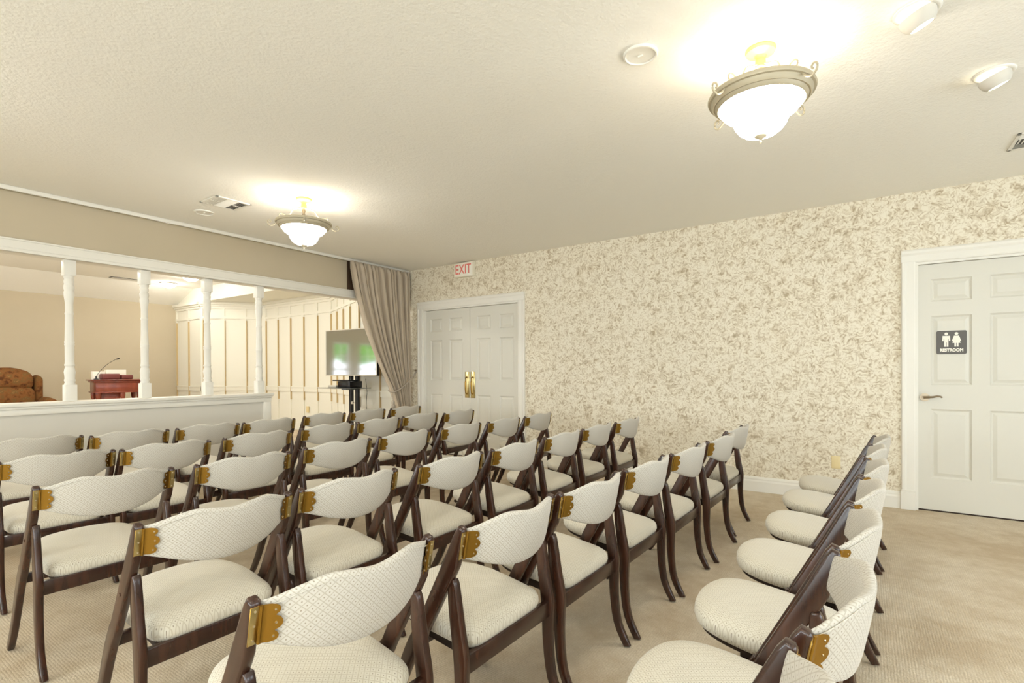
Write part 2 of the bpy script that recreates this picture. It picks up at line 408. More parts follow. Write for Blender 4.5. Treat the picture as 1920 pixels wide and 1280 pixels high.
b = MB(); b.box(XW+.121, XW+.13, D2[0]-.1, D2[1]+.1, 0, 2.2); b.box(XW+.121, XW+.13, D1[0]-.1, D1[1]+.1, 0, 2.2); struct(b, 'wall_behind_doors', mat['dark'])
for par, ya in ((dl, dmid+.052), (dr, dmid-.052)):
    b = MB(); b.box(XW+.043, XW+.05, ya-.04, ya+.04, .835, 1.205, .003)
    pl = b.build('push_plate', mat['brass_sheen'], par); pl['label'] = 'brass push plate'
    b = MB(); b.tube([(XW+.044, ya, 1.13), (XW+.012, ya, 1.12), (XW+.004, ya, 1.06), (XW+.004, ya, .96), (XW+.012, ya, .90), (XW+.044, ya, .89)], .009, 10)
    g = b.build('pull_handle', mat['brass'], pl)
# lever handle
b = MB(); hy, hz, hx = -.436, .975, XW+.03
b.disc((hx-.006, hy, hz), 'x', .034, .012, 28); b.disc((hx-.016, hy, hz), 'x', .024, .012, 24)
b.tube([(hx-.01, hy, hz), (hx-.05, hy, hz)], .011, 12)
b.tube([(hx-.05, hy+.012, hz), (hx-.052, hy-.02, hz+.002), (hx-.052, hy-.05, hz+.004), (hx-.05, hy-.08, hz+.012), (hx-.048, hy-.1, hz+.01), (hx-.046, hy-.112, hz+.0)], [.012, .011, .009, .0075, .0075, .006], 10)
h = b.build('lever_handle', mat['nickel'], rd); h['label'] = 'antique nickel lever handle'

# restroom sign
sx = XW+.03+.0035
s = empty('restroom_sign', (sx, -.612, 1.441)); tag(s, 'charcoal restroom sign with two white figures on the white door', 'sign')
def rrect(w, h, r, n=6):
    pts = []
    for cx, cy, a in ((w/2-r, h/2-r, 0), (-w/2+r, h/2-r, 90), (-w/2+r, -h/2+r, 180), (w/2-r, -h/2+r, 270)):
        for k in range(n+1): t = math.radians(a+90*k/n); pts.append((cx+r*math.cos(t), cy+r*math.sin(t)))
    return pts
b = MB(); b.prism(rrect(.196, .196, .012), 'x', -.006, 0); b.build('plate', mat['signgrey'], s, smooth=False)
def fig(cy, kind, name):
    b = MB(); x0, x1 = -.0085, -.006
    b.disc(((x0+x1)/2, cy, .072), 'x', .0115, x1-x0, 20)
    if kind == 'man': pts = [(-.024, .056), (.024, .056), (.026, .012), (.017, .012), (.016, .03), (.014, .03), (.014, -.036), (.002, -.036), (.002, .0), (-.002, .0), (-.002, -.036), (-.014, -.036), (-.014, .03), (-.016, .03), (-.017, .012), (-.026, .012)]
    else: pts = [(-.016, .056), (.016, .056), (.03, .012), (.022, .008), (.018, .022), (.026, -.006), (.013, -.006), (.013, -.036), (.002, -.036), (.002, -.006), (-.002, -.006), (-.002, -.036), (-.013, -.036), (-.013, -.006), (-.026, -.006), (-.018, .022), (-.022, .008), (-.03, .012)]
    b.prism([(cy+p[0], p[1]) for p in pts], 'x', x0, x1)
    b.build(name, mat['signwhite'], s, smooth=False)
fig(.034, 'man', 'man_symbol'); fig(-.032, 'woman', 'woman_symbol')
def text(body, size, loc, m, parent, name, ext=.0012, sx_=1.0, off=.0006):
    cu = bpy.data.curves.new(name, 'FONT'); cu.body = body; cu.size = size; cu.extrude = ext; cu.offset = off
    cu.align_x = 'CENTER'; cu.align_y = 'CENTER'; cu.materials.append(m)
    o = bpy.data.objects.new(name, cu); C.objects.link(o); o.location = loc; o.scale = (sx_, 1, 1)
    o.rotation_euler = Matrix(((0, 0, -1), (-1, 0, 0), (0, 1, 0))).to_euler()      # text x -> -y, up -> z, facing -x
    bpy.context.view_layer.update()
    me = bpy.data.meshes.new_from_object(o.evaluated_get(bpy.context.evaluated_depsgraph_get()))
    q = bpy.data.objects.new(name, me); C.objects.link(q); q.location = loc; q.scale = o.scale; q.rotation_euler = o.rotation_euler
    bpy.data.objects.remove(o)
    if parent: q.parent = parent
    return q
text('RESTROOM', .034, (-.0075, 0, -.066), mat['signwhite'], s, 'lettering', sx_=.86, off=.0018)

# exit sign
s = empty('exit_sign', (XW-.0, 4.62, 2.632)); tag(s, 'white exit sign with pale red letters high on the wallpapered wall', 'sign')
b = MB(); b.box(-.062, 0, -.17, .17, -.1, .1, .006); b.build('housing', mat['exitbody'], s)
b = MB(); b.box(-.066, -.062, -.155, .155, -.085, .085, .001); b.build('face_plate', mat['signwhite'], s)
text('EXIT', .19, (-.067, 0, -.002), mat['exitred'], s, 'lettering', sx_=.74)

# outlet
s = empty('wall_outlet', (XW, .212, .355)); tag(s, 'ivory wall outlet low on the wallpapered wall', 'outlet')
b = MB(); b.box(-.006, 0, -.036, .036, -.058, .058, .003); b.build('cover_plate', mat['ivory'], s)
b = MB()
for zz in (-.021, .021): b.prism([(p[0], p[1]+zz) for p in rrect(.034, .028, .01)], 'x', -.0085, -.006)
b.build('sockets', mat['ivory'], s)

# ------------------------------------------------------------------ folding chairs
def offset_outline(center):
    """center: list of (y, z, w) along a limb -> closed outline"""
    L, Rr = [], []
    for i, (y, z, w) in enumerate(center):
        a = center[max(i-1, 0)]; c = center[min(i+1, len(center)-1)]
        t = Vector((c[0]-a[0], c[1]-a[1])).normalized(); n = Vector((-t.y, t.x))
        L.append((y+n.x*w/2, z+n.y*w/2)); Rr.append((y-n.x*w/2, z-n.y*w/2))
    return L + Rr[::-1]
def smooth_path(pts, n=4):
    out = []
    ts = list(range(len(pts)))
    for i in range((len(pts)-1)*n+1):
        x = i/n; out.append(tuple(catmull([(t, p[k]) for t, p in zip(ts, pts)], x) for k in range(len(pts[0]))))
    return out
def chair_proto():
    root = empty('folding_chair')
    # side posts running from the backrest down to the front feet
    rear = [(.003, .766), (-.001, .758), (.002, .742), (.019, .668), (.023, .650), (.037, .622), (.066, .572), (.107, .496), (.15, .42)]
    front = [(.203, .42), (.16, .502), (.11, .598), (.067, .682), (.032, .752), (.018, .771)]
    low_c = smooth_path([(.1765, .42, .0525), (.212, .365, .05), (.25, .29, .046), (.29, .2, .041), (.34, .1, .036), (.402, 0, .032)], 4)
    oL = offset_outline(low_c); n = len(low_c)
    frontside, rearside = (oL[:n], oL[n:][::-1]) if oL[n//2][0] > oL[n+n//2][0] else (oL[n:][::-1], oL[:n])
    outline = rear + rearside[1:] + frontside[:0:-1] + front
    outline = [(y, max(z, 0.0)) for y, z in outline]
    for sgn in (-1, 1):
        b = MB(); x0, x1 = sorted((sgn*.222, sgn*.246)); b.prism(outline, 'x', x0, x1, .0055, 2)
        b.disc((sgn*.2465, .118, .535), 'x', .006, .003, 12)
        b.build('side_post', mat['wood'], root, ang=50)
    rl = smooth_path([(.052, .606, .018), (.051, .588, .032), (.045, .53, .042), (.035, .46, .045), (.022, .38, .050), (.021, .32, .044), (.020, .22, .038), (.004, .1, .034), (-.043, 0, .03)], 3)
    ol = [(y, max(z, 0.0)) for y, z in offset_outline(rl)]
    for sgn in (-1, 1):
        b = MB(); x0, x1 = sorted((sgn*.2155, sgn*.2395)); b.prism(ol, 'x', x0, x1, .0055, 2)
        b.build('rear_leg', mat['wood'], root, ang=50)
    b = MB(); b.box(-.217, .217, .008, .03, .325, .382, .003); b.build('rear_rail', mat['wood'], root)
    b = MB(); b.box(-.223, .223, .235, .257, .325, .365, .003); b.build('front_rail', mat['wood'], root)
    # seat: padded cushion on a thin dark board
    def outline_seat(k=1.0):
        half = [(0, .012), (.12, .013), (.16, .018), (.185, .037), (.195, .075), (.2, .15), (.203, .23), (.199, .28), (.188, .33), (.164, .376), (.122, .408), (.06, .425), (0, .43)]
        pts = smooth_path(half, 4)
        return pts + [(-x, y) for x, y in pts[-2:0:-1]]
    o = outline_seat(); cx, cy = 0, .232
    def tilt(y): return .045*(y-.02)/.4
    def ring(bm, sx, sy, z):
        return [bm.verts.new((cx+(x-cx)*sx, cy+(y-cy)*sy, z+tilt(cy+(y-cy)*sy))) for x, y in o]
    b = MB(); prof = [(.93, .93, .374), (.975, .975, .380), (1.0, 1.0, .396), (.994, .994, .411), (.97, .97, .422), (.91, .91, .431), (.76, .76, .439), (.45, .45, .443), (.15, .15, .444)]
    rs = [ring(b.bm, *p) for p in prof]
    for A, B in zip(rs, rs[1:]):
        for k in range(len(A)): b.bm.faces.new((A[k], A[(k+1) % len(A)], B[(k+1) % len(A)], B[k]))
    b.bm.faces.new(rs[0][::-1]); b.bm.faces.new(rs[-1])
    bmesh.ops.recalc_face_normals(b.bm, faces=b.bm.faces[:])
    seat = b.build('seat', mat['weave_seat_lit'], root, ang=80)
    b = MB(); b.prism([(x*.9, cy+(y-cy)*.9) for x, y in o], 'z', .360, .376)
    for sgn in (-1, 1): b.box(sgn*.15-.012, sgn*.15+.012, .05, .26, .33, .362)
    for v in b.bm.verts: v.co.z += tilt(v.co.y)
    b.build('seat_board', mat['dark'], root)
    # backrest: bowed padded panel with a wavy top
    top = [(-1, .760), (-.9, .766), (-.72, .781), (-.5, .794), (-.3, .79), (0, .781), (.3, .79), (.5, .794), (.72, .781), (.9, .766), (1, .760)]
    bot = [(-1, .668), (-.85, .656), (-.6, .634), (-.3, .617), (0, .612), (.3, .617), (.6, .634), (.85, .656), (1, .668)]
    LEAN = .19
    def yback(x, z):
        sN = min(abs(x)/.2185, 1); return .004-.076*(1-sN**2.2)+LEAN*(.762-z)
    def thick(x): return .0165+.0065*(1-min(abs(x)/.2185, 1)**4)
    b = MB(); NS, NC = 44, 18; rings = []
    for i in range(NS+1):
        sN = -1+2*i/NS; x = .2185*sN
        zt, zb = catmull(top, sN), catmull(bot, sN); hz_, cz = (zt-zb)/2, (zt+zb)/2
        nrm = Vector((-.076*2.2*abs(sN)**1.2*(1 if sN > 0 else -1)/.2185, 1)).normalized()
        ring = []
        for k in range(NC):
            a = 2*PI*k/NC; ca, sa = math.cos(a), math.sin(a)
            dz = hz_*(abs(sa)**.5)*(1 if sa > 0 else -1); dy = thick(x)*(abs(ca)**.7)*(1 if ca > 0 else -1)
            if dy < 0: dy *= .5
            ring.append(b.bm.verts.new((x-nrm.x*dy, yback(x, cz+dz)+nrm.y*dy, cz+dz)))
        rings.append(ring)
    for A, B in zip(rings, rings[1:]):
        for k in range(NC): b.bm.faces.new((A[k], A[(k+1) % NC], B[(k+1) % NC], B[k]))
    b.bm.faces.new(rings[0][::-1]); b.bm.faces.new(rings[-1])
    bmesh.ops.recalc_face_normals(b.bm, faces=b.bm.faces[:])
    back = b.build('backrest', mat['weave_back'], root, ang=75)
    # stitched seam along the top of the outer face
    b = MB(); b.tube([(x, yback(x, z)-.5*thick(x)*.62-.001, z) for x, z in [(.2185*s_, catmull(top, s_)-.012) for s_ in [-.97+1.94*q/40 for q in range(41)]]], .0013, 6)
    b.build('piping', mat['weave_back'], back)
    # scalloped brass hinges: a plate on the post and a lobed leaf on the back
    for sgn in (-1, 1):
        b = MB(); x0, x1 = sorted((sgn*.2245, sgn*.2450)); b.mi = 1; b.box(x0, x1, -.0035, -.0005, .672, .754, .0008, 1); b.mi = 0
        for v in b.bm.verts: v.co.y += .19*(.762-v.co.z)+.001
        NZ_, NU = 36, 6; grid = []
        for q in range(NZ_+1):
            z_ = .672+.082*q/NZ_; um = .014
            for zc, r in ((.6845, .0125), (.713, .0172), (.7415, .0125)):
                dz = abs(z_-zc)
                if dz <= r: um = max(um, .0165+(r*1.05)*math.sqrt(1-(dz/r)**2))
            row = []
            for c_ in range(NU+1):
                u_ = um*c_/NU; x = sgn*(.2245-u_)
                row.append((x, yback(x, z_)-.5*thick(x)-.0028, z_))
            grid.append(row)
        F_ = [[b.bm.verts.new(p) for p in r_] for r_ in grid]; B_ = [[b.bm.verts.new((p[0], p[1]+.0018, p[2])) for p in r_] for r_ in grid]
        for q in range(NZ_):
            for c_ in range(NU):
                b.bm.faces.new((F_[q][c_], F_[q][c_+1], F_[q+1][c_+1], F_[q+1][c_])); b.bm.faces.new((B_[q][c_], B_[q+1][c_], B_[q+1][c_+1], B_[q][c_+1]))
            b.bm.faces.new((F_[q][NU], B_[q][NU], B_[q+1][NU], F_[q+1][NU])); b.bm.faces.new((F_[q][0], F_[q+1][0], B_[q+1][0], B_[q][0]))
        for q, s0 in ((0, 1), (NZ_, -1)):
            for c_ in range(NU): b.bm.faces.new((F_[q][c_], B_[q][c_], B_[q][c_+1], F_[q][c_+1])[::s0])
        b.tube([(sgn*.2245, yback(.2245, z_)-.0085, z_) for z_ in (.672, .754)], .0038, 8)
        bmesh.ops.recalc_face_normals(b.bm, faces=b.bm.faces[:])
        b.mi = 2
        for z_ in (.682, .713, .744): b.disc((sgn*.2355, -.0028+.19*(.762-z_), z_), 'y', .0026, .0015, 10)
        for z_, u_ in ((.6845, .0215), (.713, .024), (.7415, .0215)):
            x = sgn*(.2245-u_); b.disc((x, yback(x, z_)-.5*thick(x)-.0032, z_), 'y', .0028, .002, 10)
        hg = b.build('hinge', [mat['brass'], mat['brass_sheen'], mat['screw']], root, ang=40); hg['label'] = 'scalloped brass hinge'
    for ch in [root]+list(root.children_recursive):
        if ch.type == 'MESH':
            for v in ch.data.vertices: v.co.x *= 1.04
    return root
proto = chair_proto()
CH = {
    'A': [(0.804, 0.993, -2), (1.401, 0.947, -2), (1.929, 0.913, -2), (2.486, 0.882, -2), (3.037, 0.838, -2), (3.650, 0.799, -2), (4.263, 0.814, -2)],
    'B': [(0.888, 1.784, 0), (1.436, 1.795, 0), (2.058, 1.769, 0), (2.650, 1.767, 0), (3.258, 1.773, 0), (3.857, 1.785, 0), (4.448, 1.764, 0)],
    'C': [(0.874, 2.717, 0), (1.462, 2.686, 0), (2.093, 2.744, 0), (2.679, 2.757, 0), (3.315, 2.754, 0), (3.904, 2.735, 0), (4.506, 2.735, 0)],
    'D': [(0.941, 3.632, 0), (1.460, 3.596, 0), (2.059, 3.613, 0), (2.691, 3.672, 0), (3.262, 3.698, 0), (3.875, 3.770, 0), (4.410, 3.700, 0)],
    'E': [(1.085, 4.652, 0), (1.598, 4.546, 0), (2.156, 4.547, 0), (2.693, 4.540, 0), (3.383, 4.672, 0), (3.971, 4.694, 0), (4.569, 4.697, 0)],
    'Z': [(0.729, 0.104, -3), (1.279, 0.061, -3), (1.811, 0.038, -3), (2.362, 0.014, -3), (2.928, -0.015, -3), (3.516, -0.024, -3), (4.052, -0.061, -3)],
}
ordn = ['first', 'second', 'third', 'fourth', 'fifth', 'sixth', 'seventh']
rowname = {'E': 'front row by the half wall', 'D': 'second row', 'C': 'third row', 'B': 'fourth row', 'A': 'fifth row', 'Z': 'last row'}
first = True
for key in 'AZBCDE':
    for i, (cx, cy, rz) in enumerate(CH[key]):
        o = proto if first else copy_tree(proto)
        first = False
        o.location = (cx, cy, 0); o.rotation_euler = (0, 0, math.radians(rz))
        k = 6-i
        side = 'against the aisle side, ' if False else ''
        pos = '%s from the wallpapered wall' % ordn[k]
        lab = 'cream folding chair, %s, in the %s' % (pos, rowname[key])
        tag(o, lab, 'chair', 'rows of folding chairs facing the half wall')

# ------------------------------------------------------------------ turned posts on the ledge
def turned_post():
    root = empty('turned_post')
    b = MB(); b.box(-.042, .042, -.042, .042, .966, 1.112, .003); b.build('base_block', mat['white'], root)
    b = MB(); b.box(-.042, .042, -.042, .042, 2.085, 2.222, .003); b.build('top_block', mat['white'], root)
    r = [(.038, 1.112), (.041, 1.12), (.034, 1.132), (.04, 1.145), (.041, 1.155), (.036, 1.165), (.038, 1.2), (.0415, 1.225), (.036, 1.258), (.03, 1.272), (.036, 1.28), (.039, 1.29), (.034, 1.3),
         (.033, 1.33), (.034, 1.46), (.037, 1.466), (.037, 1.474), (.034, 1.48), (.037, 1.488), (.037, 1.496), (.034, 1.502), (.031, 1.62), (.029, 1.735), (.033, 1.742), (.033, 1.752), (.029, 1.758), (.029, 1.84),
         (.034, 1.88), (.037, 1.9), (.038, 1.935), (.033, 1.955), (.038, 1.965), (.04, 1.985), (.037, 2.0), (.032, 2.01), (.037, 2.02), (.038, 2.04), (.033, 2.05), (.036, 2.062), (.041, 2.073), (.038, 2.085)]
    b = MB(); b.lathe(r, n=24); b.build('turned_shaft', mat['white'], root, ang=60)
    return root
tp = turned_post()
plab = ['white turned post on the half wall, between the recliner and the pulpit', 'white turned post on the half wall, just past the wooden pulpit', 'white turned post on the half wall before the panelled alcove corner', 'white turned post at the open end of the half wall']
for i, x in enumerate((1.595, 2.18, 2.77, 3.35)):
    o = tp if i == 0 else copy_tree(tp); o.location = (x, YH+.0625, 0); tag(o, plab[i], 'post', 'turned posts along the half wall')

# ------------------------------------------------------------------ curtain
b = MB()
left = [(.02, 5.36), (.3, 5.36), (.6, 5.33), (.8, 5.27), (.93, 5.215), (1.0, 5.185), (1.1, 5.12), (1.3, 5.01), (1.5, 4.905), (1.9, 4.735), (2.3, 4.605), (2.62, 4.535), (2.71, 4.52)]
NP, NZ = 16, 60; NSs = NP*14
rings = []
for j in range(NZ+1):
    z = .02+(2.708-.02)*j/NZ; xl = catmull(left, z); xr = XW-.03
    wfr = (xr-xl)/(XW-.03-4.52)
    row = []
    for i in range(NSs+1):
        s_ = i/NSs; ph = s_*NP*2*PI
        amp = .044+.002*(1-wfr)
        top_f = min(1, max(0, (2.708-z)/.09)); amp *= (.4+.6*top_f)
        x = xl+(xr-xl)*s_ + .35*(xr-xl)/NP*.25*math.sin(2*ph+1)
        y = YB-.062-amp*((2*abs(math.sin(ph/2+.25*math.sin(z*1.7+.4*ph)))**.6-1)*(.85+.45*math.sin(.43*ph))+.25*math.sin(.37*ph+z*1.3))
        x += .012*math.sin(z*3+s_*9)*(1-wfr)
        row.append(b.bm.verts.new((min(x, XW-.012), min(y, YH-.035), z)))
    rings.append(row)
for A, B in zip(rings, rings[1:]):
    for i in range(NSs): b.bm.faces.new((A[i], A[i+1], B[i+1], B[i]))
cur = b.build('curtain', mat['curtain'], ang=180)
md = cur.modifiers.new('thickness', 'SOLIDIFY'); md.thickness = .003
tag(cur, 'long taupe pleated curtain hanging in the corner and tied back', 'curtain')
s = empty('curtain_tieback', (XW, 5.55, 1.22)); tag(s, 'taupe tieback cord with a tassel, holding the curtain to the wall', 'tieback')
def loc(p): return (p[0]-XW, p[1]-5.55, p[2]-1.22)
b = MB(); b.tube([loc(p) for p in smooth_path([(XW-.01, 5.58, 1.225), (5.60, 5.60, 1.16), (5.50, 5.60, 1.07), (5.38, 5.60, .99), (5.27, 5.60, .935), (5.20, 5.62, .915), (5.17, 5.65, .92), (5.17, 5.69, .94)], 4)], .009, 8); b.build('cord', mat['tassel'], s)
b = MB(); b.disc(loc((XW-.006, 5.60, 1.225)), 'x', .016, .012, 14); b.tube([loc((XW-.005, 5.60, 1.225)), loc((XW-.03, 5.60, 1.225)), loc((XW-.035, 5.60, 1.24))], .005, 8); h = b.build('hook', mat['nickel'], s)
b = MB(); b.tube([loc(p) for p in [(5.21, 5.635, .915), (5.205, 5.63, .85), (5.205, 5.628, .80)]], .006, 8)
b.lathe([(.004, .8), (.02, .79), (.028, .765), (.024, .735), (.032, .725), (.036, .70), (.03, .69), (.035, .67), (.037, .55), (.034, .545)], loc((5.205, 5.628, 0)), 18); b.build('tassel', mat['tassel'], s)

# ------------------------------------------------------------------ ceiling fixtures
def ceiling_lamp():
    root = empty('ceiling_lamp')
    b = MB(); b.lathe([(.066, 0), (.068, -.008), (.064, -.018), (.045, -.026), (.028, -.032), (.02, -.045), (.024, -.055), (.024, -.085), (.018, -.09)][::-1], n=32); b.build('canopy', mat['lampgold'], root)
    b = MB(); b.lathe([(.010, -.09), (.014, -.11), (.010, -.13), (.015, -.15), (.009, -.17), (.007, -.24)][::-1], n=14); b.build('stem', mat['nickel'], root)
    # rim: stepped ring
    prof = [(.182, -.262), (.19, -.268), (.198, -.262), (.203, -.25), (.212, -.252), (.219, -.242), (.222, -.23), (.232, -.228), (.236, -.218), (.232, -.208), (.214, -.206), (.205, -.212), (.186, -.22), (.178, -.24)]
    b = MB(); n = 56; rg = [[b.bm.verts.new((r*math.cos(2*PI*k/n), r*math.sin(2*PI*k/n), z)) for k in range(n)] for r, z in prof]
    for i in range(len(prof)):
        A, B = rg[i], rg[(i+1) % len(prof)]
        for k in range(n): b.bm.faces.new((A[k], A[(k+1) % n], B[(k+1) % n], B[k]))
    bmesh.ops.recalc_face_normals(b.bm, faces=b.bm.faces[:])
    b.build('rim', mat['lampmetal'], root, ang=50)
    b = MB(); pr = [(.184, -.245), (.183, -.262), (.176, -.282), (.160, -.300), (.142, -.312), (.129, -.322), (.121, -.338), (.113, -.358), (.098, -.380), (.075, -.398), (.046, -.408), (.02, -.412)]
    inner = [(r-.005, z+.005) for r, z in pr][::-1]
    b.lathe(pr+[(.02, -.407)], n=48, cap=False); b.mi = 1; b.lathe(inner, n=48, cap=False); b.build('glass_bowl', [mat['bowl'], mat['bowl_in']], root, ang=80)
    b = MB(); b.lathe([(.0005, -.45), (.004, -.446), (.006, -.438), (.004, -.43), (.012, -.422), (.026, -.414), (.03, -.408), (.02, -.402), (.006, -.398)], n=20); b.build('finial', mat['lampmetal'], root)
    for k in range(4):
        a = PI/4+k*PI/2+.2
        path = smooth_path([(.018, -.075), (.05, -.088), (.09, -.105), (.11, -.14), (.15, -.19), (.215, -.225), (.242, -.252), (.268, -.262), (.290, -.248), (.292, -.224), (.276, -.214), (.266, -.226), (.274, -.236)], 4)
        b = MB(); b.tube([(r*math.cos(a), r*math.sin(a), z) for r, z in path], .0046, 8)
        p2 = smooth_path([(.15, -.19), (.16, -.16), (.185, -.15), (.2, -.165), (.195, -.18), (.185, -.178)], 4)
        b.tube([(r*math.cos(a), r*math.sin(a), z) for r, z in p2], .0035, 8)
        b.build('scroll_arm', mat['lampmetal'], root)
    for k in range(2):
        a = k*PI+.9; cx, cy = .07*math.cos(a), .07*math.sin(a)
        b = MB(); b.lathe([(.003, -.18), (.016, -.19), (.026, -.21), (.028, -.232), (.018, -.255), (.012, -.27)][::-1], (cx, cy, 0), 16); b.build('bulb', mat['bulb'], root, ang=80)
    return root
lp = ceiling_lamp()
for i, (x, y, lab, pw) in enumerate(((2.712, .405, 'large semi-flush ceiling lamp with lit glass bowl, beside the round cover plate', 8), (2.745, 4.085, 'semi-flush ceiling lamp with lit glass bowl, beside the ceiling vent', 13),
        (-.62, .405, 'unseen ceiling lamp added for fill light, by the back windows', 55), (-.62, 4.085, 'unseen ceiling lamp added for fill light, by the half wall', 70))):  # last two lamps are unseen, added to brighten the room
    o = lp if i == 0 else copy_tree(lp)
    o.location = (x, y, H); tag(o, lab, 'ceiling lamp', 'semi-flush ceiling lamps')
    ld = bpy.data.lights.new('lamp_bulbs', 'POINT'); ld.energy = pw; ld.color = (1, .975, .91); ld.shadow_soft_size = .035
    lo = bpy.data.objects.new('lamp_bulbs', ld); C.objects.link(lo); lo.location = (x, y, H-.22)

def round_plate(x, y, r, lab):
    s = empty('ceiling_plate', (x, y, H)); tag(s, lab, 'ceiling plate')
    b = MB(); b.lathe([(r, 0), (r, -.006), (r*.96, -.011), (r*.88, -.012), (r*.84, -.007), (r*.8, -.006), (.001, -.006)][::-1], n=40, cap=False); b.build('cover', mat['white'], s, ang=30)
    b = MB(); b.box(-.002, .002, -.012, .012, -.014, -.006); b.build('clip', mat['white'], s)
round_plate(2.418, .888, .082, 'round white cover plate on the ceiling beside the large lamp')
round_plate(2.43, 5.2, .085, 'small round white plate on the ceiling between vent and header')

def ceiling_vent(x0, x1, y0, y1, lab):
    s = empty('ceiling_vent', ((x0+x1)/2, (y0+y1)/2, H)); tag(s, lab, 'vent')
    w, d = x1-x0, y1-y0
    b = MB(); f = .022
    for a in ((-w/2, w/2, -d/2, -d/2+f), (-w/2, w/2, d/2-f, d/2), (-w/2, -w/2+f, -d/2, d/2), (w/2-f, w/2, -d/2, d/2)): b.box(*a, -.009, 0, .002, 1)
    b.build('frame', mat['white'], s)
    b = MB(); b.box(-w/2+f, w/2-f, -d/2+f, d/2-f, -.001, 0); b.build('backing', mat['signgrey'], s)
    for q, (a0, a1, ax) in enumerate(((-w/2+f, -w/6, 'y'), (-w/6+.004, w/6-.004, 'x'), (w/6, w/2-f, 'y'))):
        b = MB()
        if ax == 'x':
            n = 12
            for k in range(n):
                y = -d/2+f+(d-2*f)*(k+.5)/n; b.prism([(y-.009, -.001), (y+.004, -.010), (y+.006, -.010), (y-.007, -.001)], 'x', a0, a1)
        else:
            n = 5
            for k in range(n):
                x = a0+(a1-a0)*(k+.5)/n; sg = 1 if q == 0 else -1
                b.prism([(x-.008*sg, -.001), (x+.004*sg, -.010), (x+.006*sg, -.010), (x-.006*sg, -.001)], 'y', -d/2+f, d/2-f)
            b.box(a0, a1, -.003, .003, -.009, -.001)
        b.build('louvre_bank', mat['white'], s, smooth=False)
ceiling_vent(2.255, 2.57, 4.61, 4.905, 'white ceiling vent beside the smaller ceiling lamp')
ceiling_vent(4.63, 4.95, -1.15, -.83, 'white ceiling vent cut off by the edge of the view, near the restroom door')

def eyeball(x, y, tilt, az, lab):
    s = empty('recessed_spotlight', (x, y, H)); tag(s, lab, 'spotlight', 'recessed eyeball spotlights')
    b = MB(); b.lathe([(.085, 0), (.084, -.006), (.076, -.009), (.066, -.008), (.06, -.002)], n=40, cap=False); b.build('trim_ring', mat['white'], s, ang=60)
    b = MB()
    n = 32; R0 = .068; prof = [(R0*math.sin(t), -R0*math.cos(t)*1.0) for t in [math.radians(q) for q in range(42, 100, 6)]][::-1]
    prof += [(R0*math.sin(math.radians(42))-.004, -R0*math.cos(math.radians(42))+.002)]
    b.lathe(prof, n=n, cap=False)
    e = b.build('eyeball', mat['greywall'], s, ang=60); e.rotation_euler = (tilt*math.sin(az)*-1, tilt*math.cos(az), 0); e.location = (0, 0, -.022)
    b = MB(); b.lathe([(.0415, -.047), (.02, -.051), (.001, -.052)], n=24, cap=False); l_ = b.build('lens', mat['lens'], e, ang=60); l_['label'] = 'glowing lens'
    sd = bpy.data.lights.new('spot_beam', 'SPOT'); sd.energy = 5; sd.color = (1, .94, .84); sd.spot_size = math.radians(95); sd.spot_blend = .8; sd.shadow_soft_size = .04
    so = bpy.data.objects.new('spot_beam', sd); C.objects.link(so); so.location = (x, y, H-.07)
    dirv = e.rotation_euler.to_matrix() @ Vector((0, 0, -1)); so.rotation_euler = (-dirv).to_track_quat('Z', 'Y').to_euler(); so.location = Vector((x, y, H-.012))+dirv*.075
eyeball(2.80, -.19, math.radians(26), math.radians(-60)+PI, 'white recessed eyeball spotlight close to the large ceiling lamp')
eyeball(3.615, -.56, math.radians(24), math.radians(-60)+PI, 'white recessed eyeball spotlight nearer the restroom door')

# ------------------------------------------------------------------ far room
H2 = 3.06; XS = 5.5
fw = [(-.98, -.24, .45, 2.1), (.12, .72, .45, 2.1)]
wall_with_windows('wall_north', 'y', YF, .15, X0, 5.7, H2+.1, fw, mat['tan'])
for w in fw: window('y', YF+.06, w[0], w[1], w[2], w[3], 2, 4)
win_l2 = [(7.0, 8.6, .6, 2.2), (9.6, 11.2, .6, 2.2)]
wall_with_windows('wall_west_far', 'x', X0, -.15, YH+.0, YF, H2+.1, win_l2, mat['tan'])
for w in win_l2: window('x', X0-.06, w[0], w[1], w[2], w[3], 3, 4)
b = MB(); b.prism([(YH+.125, H2), (12.25, H2), (YF, H), (YF, H+.5), (YH+.125, H+.5)], 'x', X0, XS); struct(b, 'ceiling_far', mat['ceiling'], 'white ceiling sloping down to the far tan wall')
b = MB(); b.box(XS, 6.9, YH+.125, YF, H, H+.5); struct(b, 'ceiling_alcove', mat['panel'], 'lower flat soffit over the panelled alcove')
b = MB()
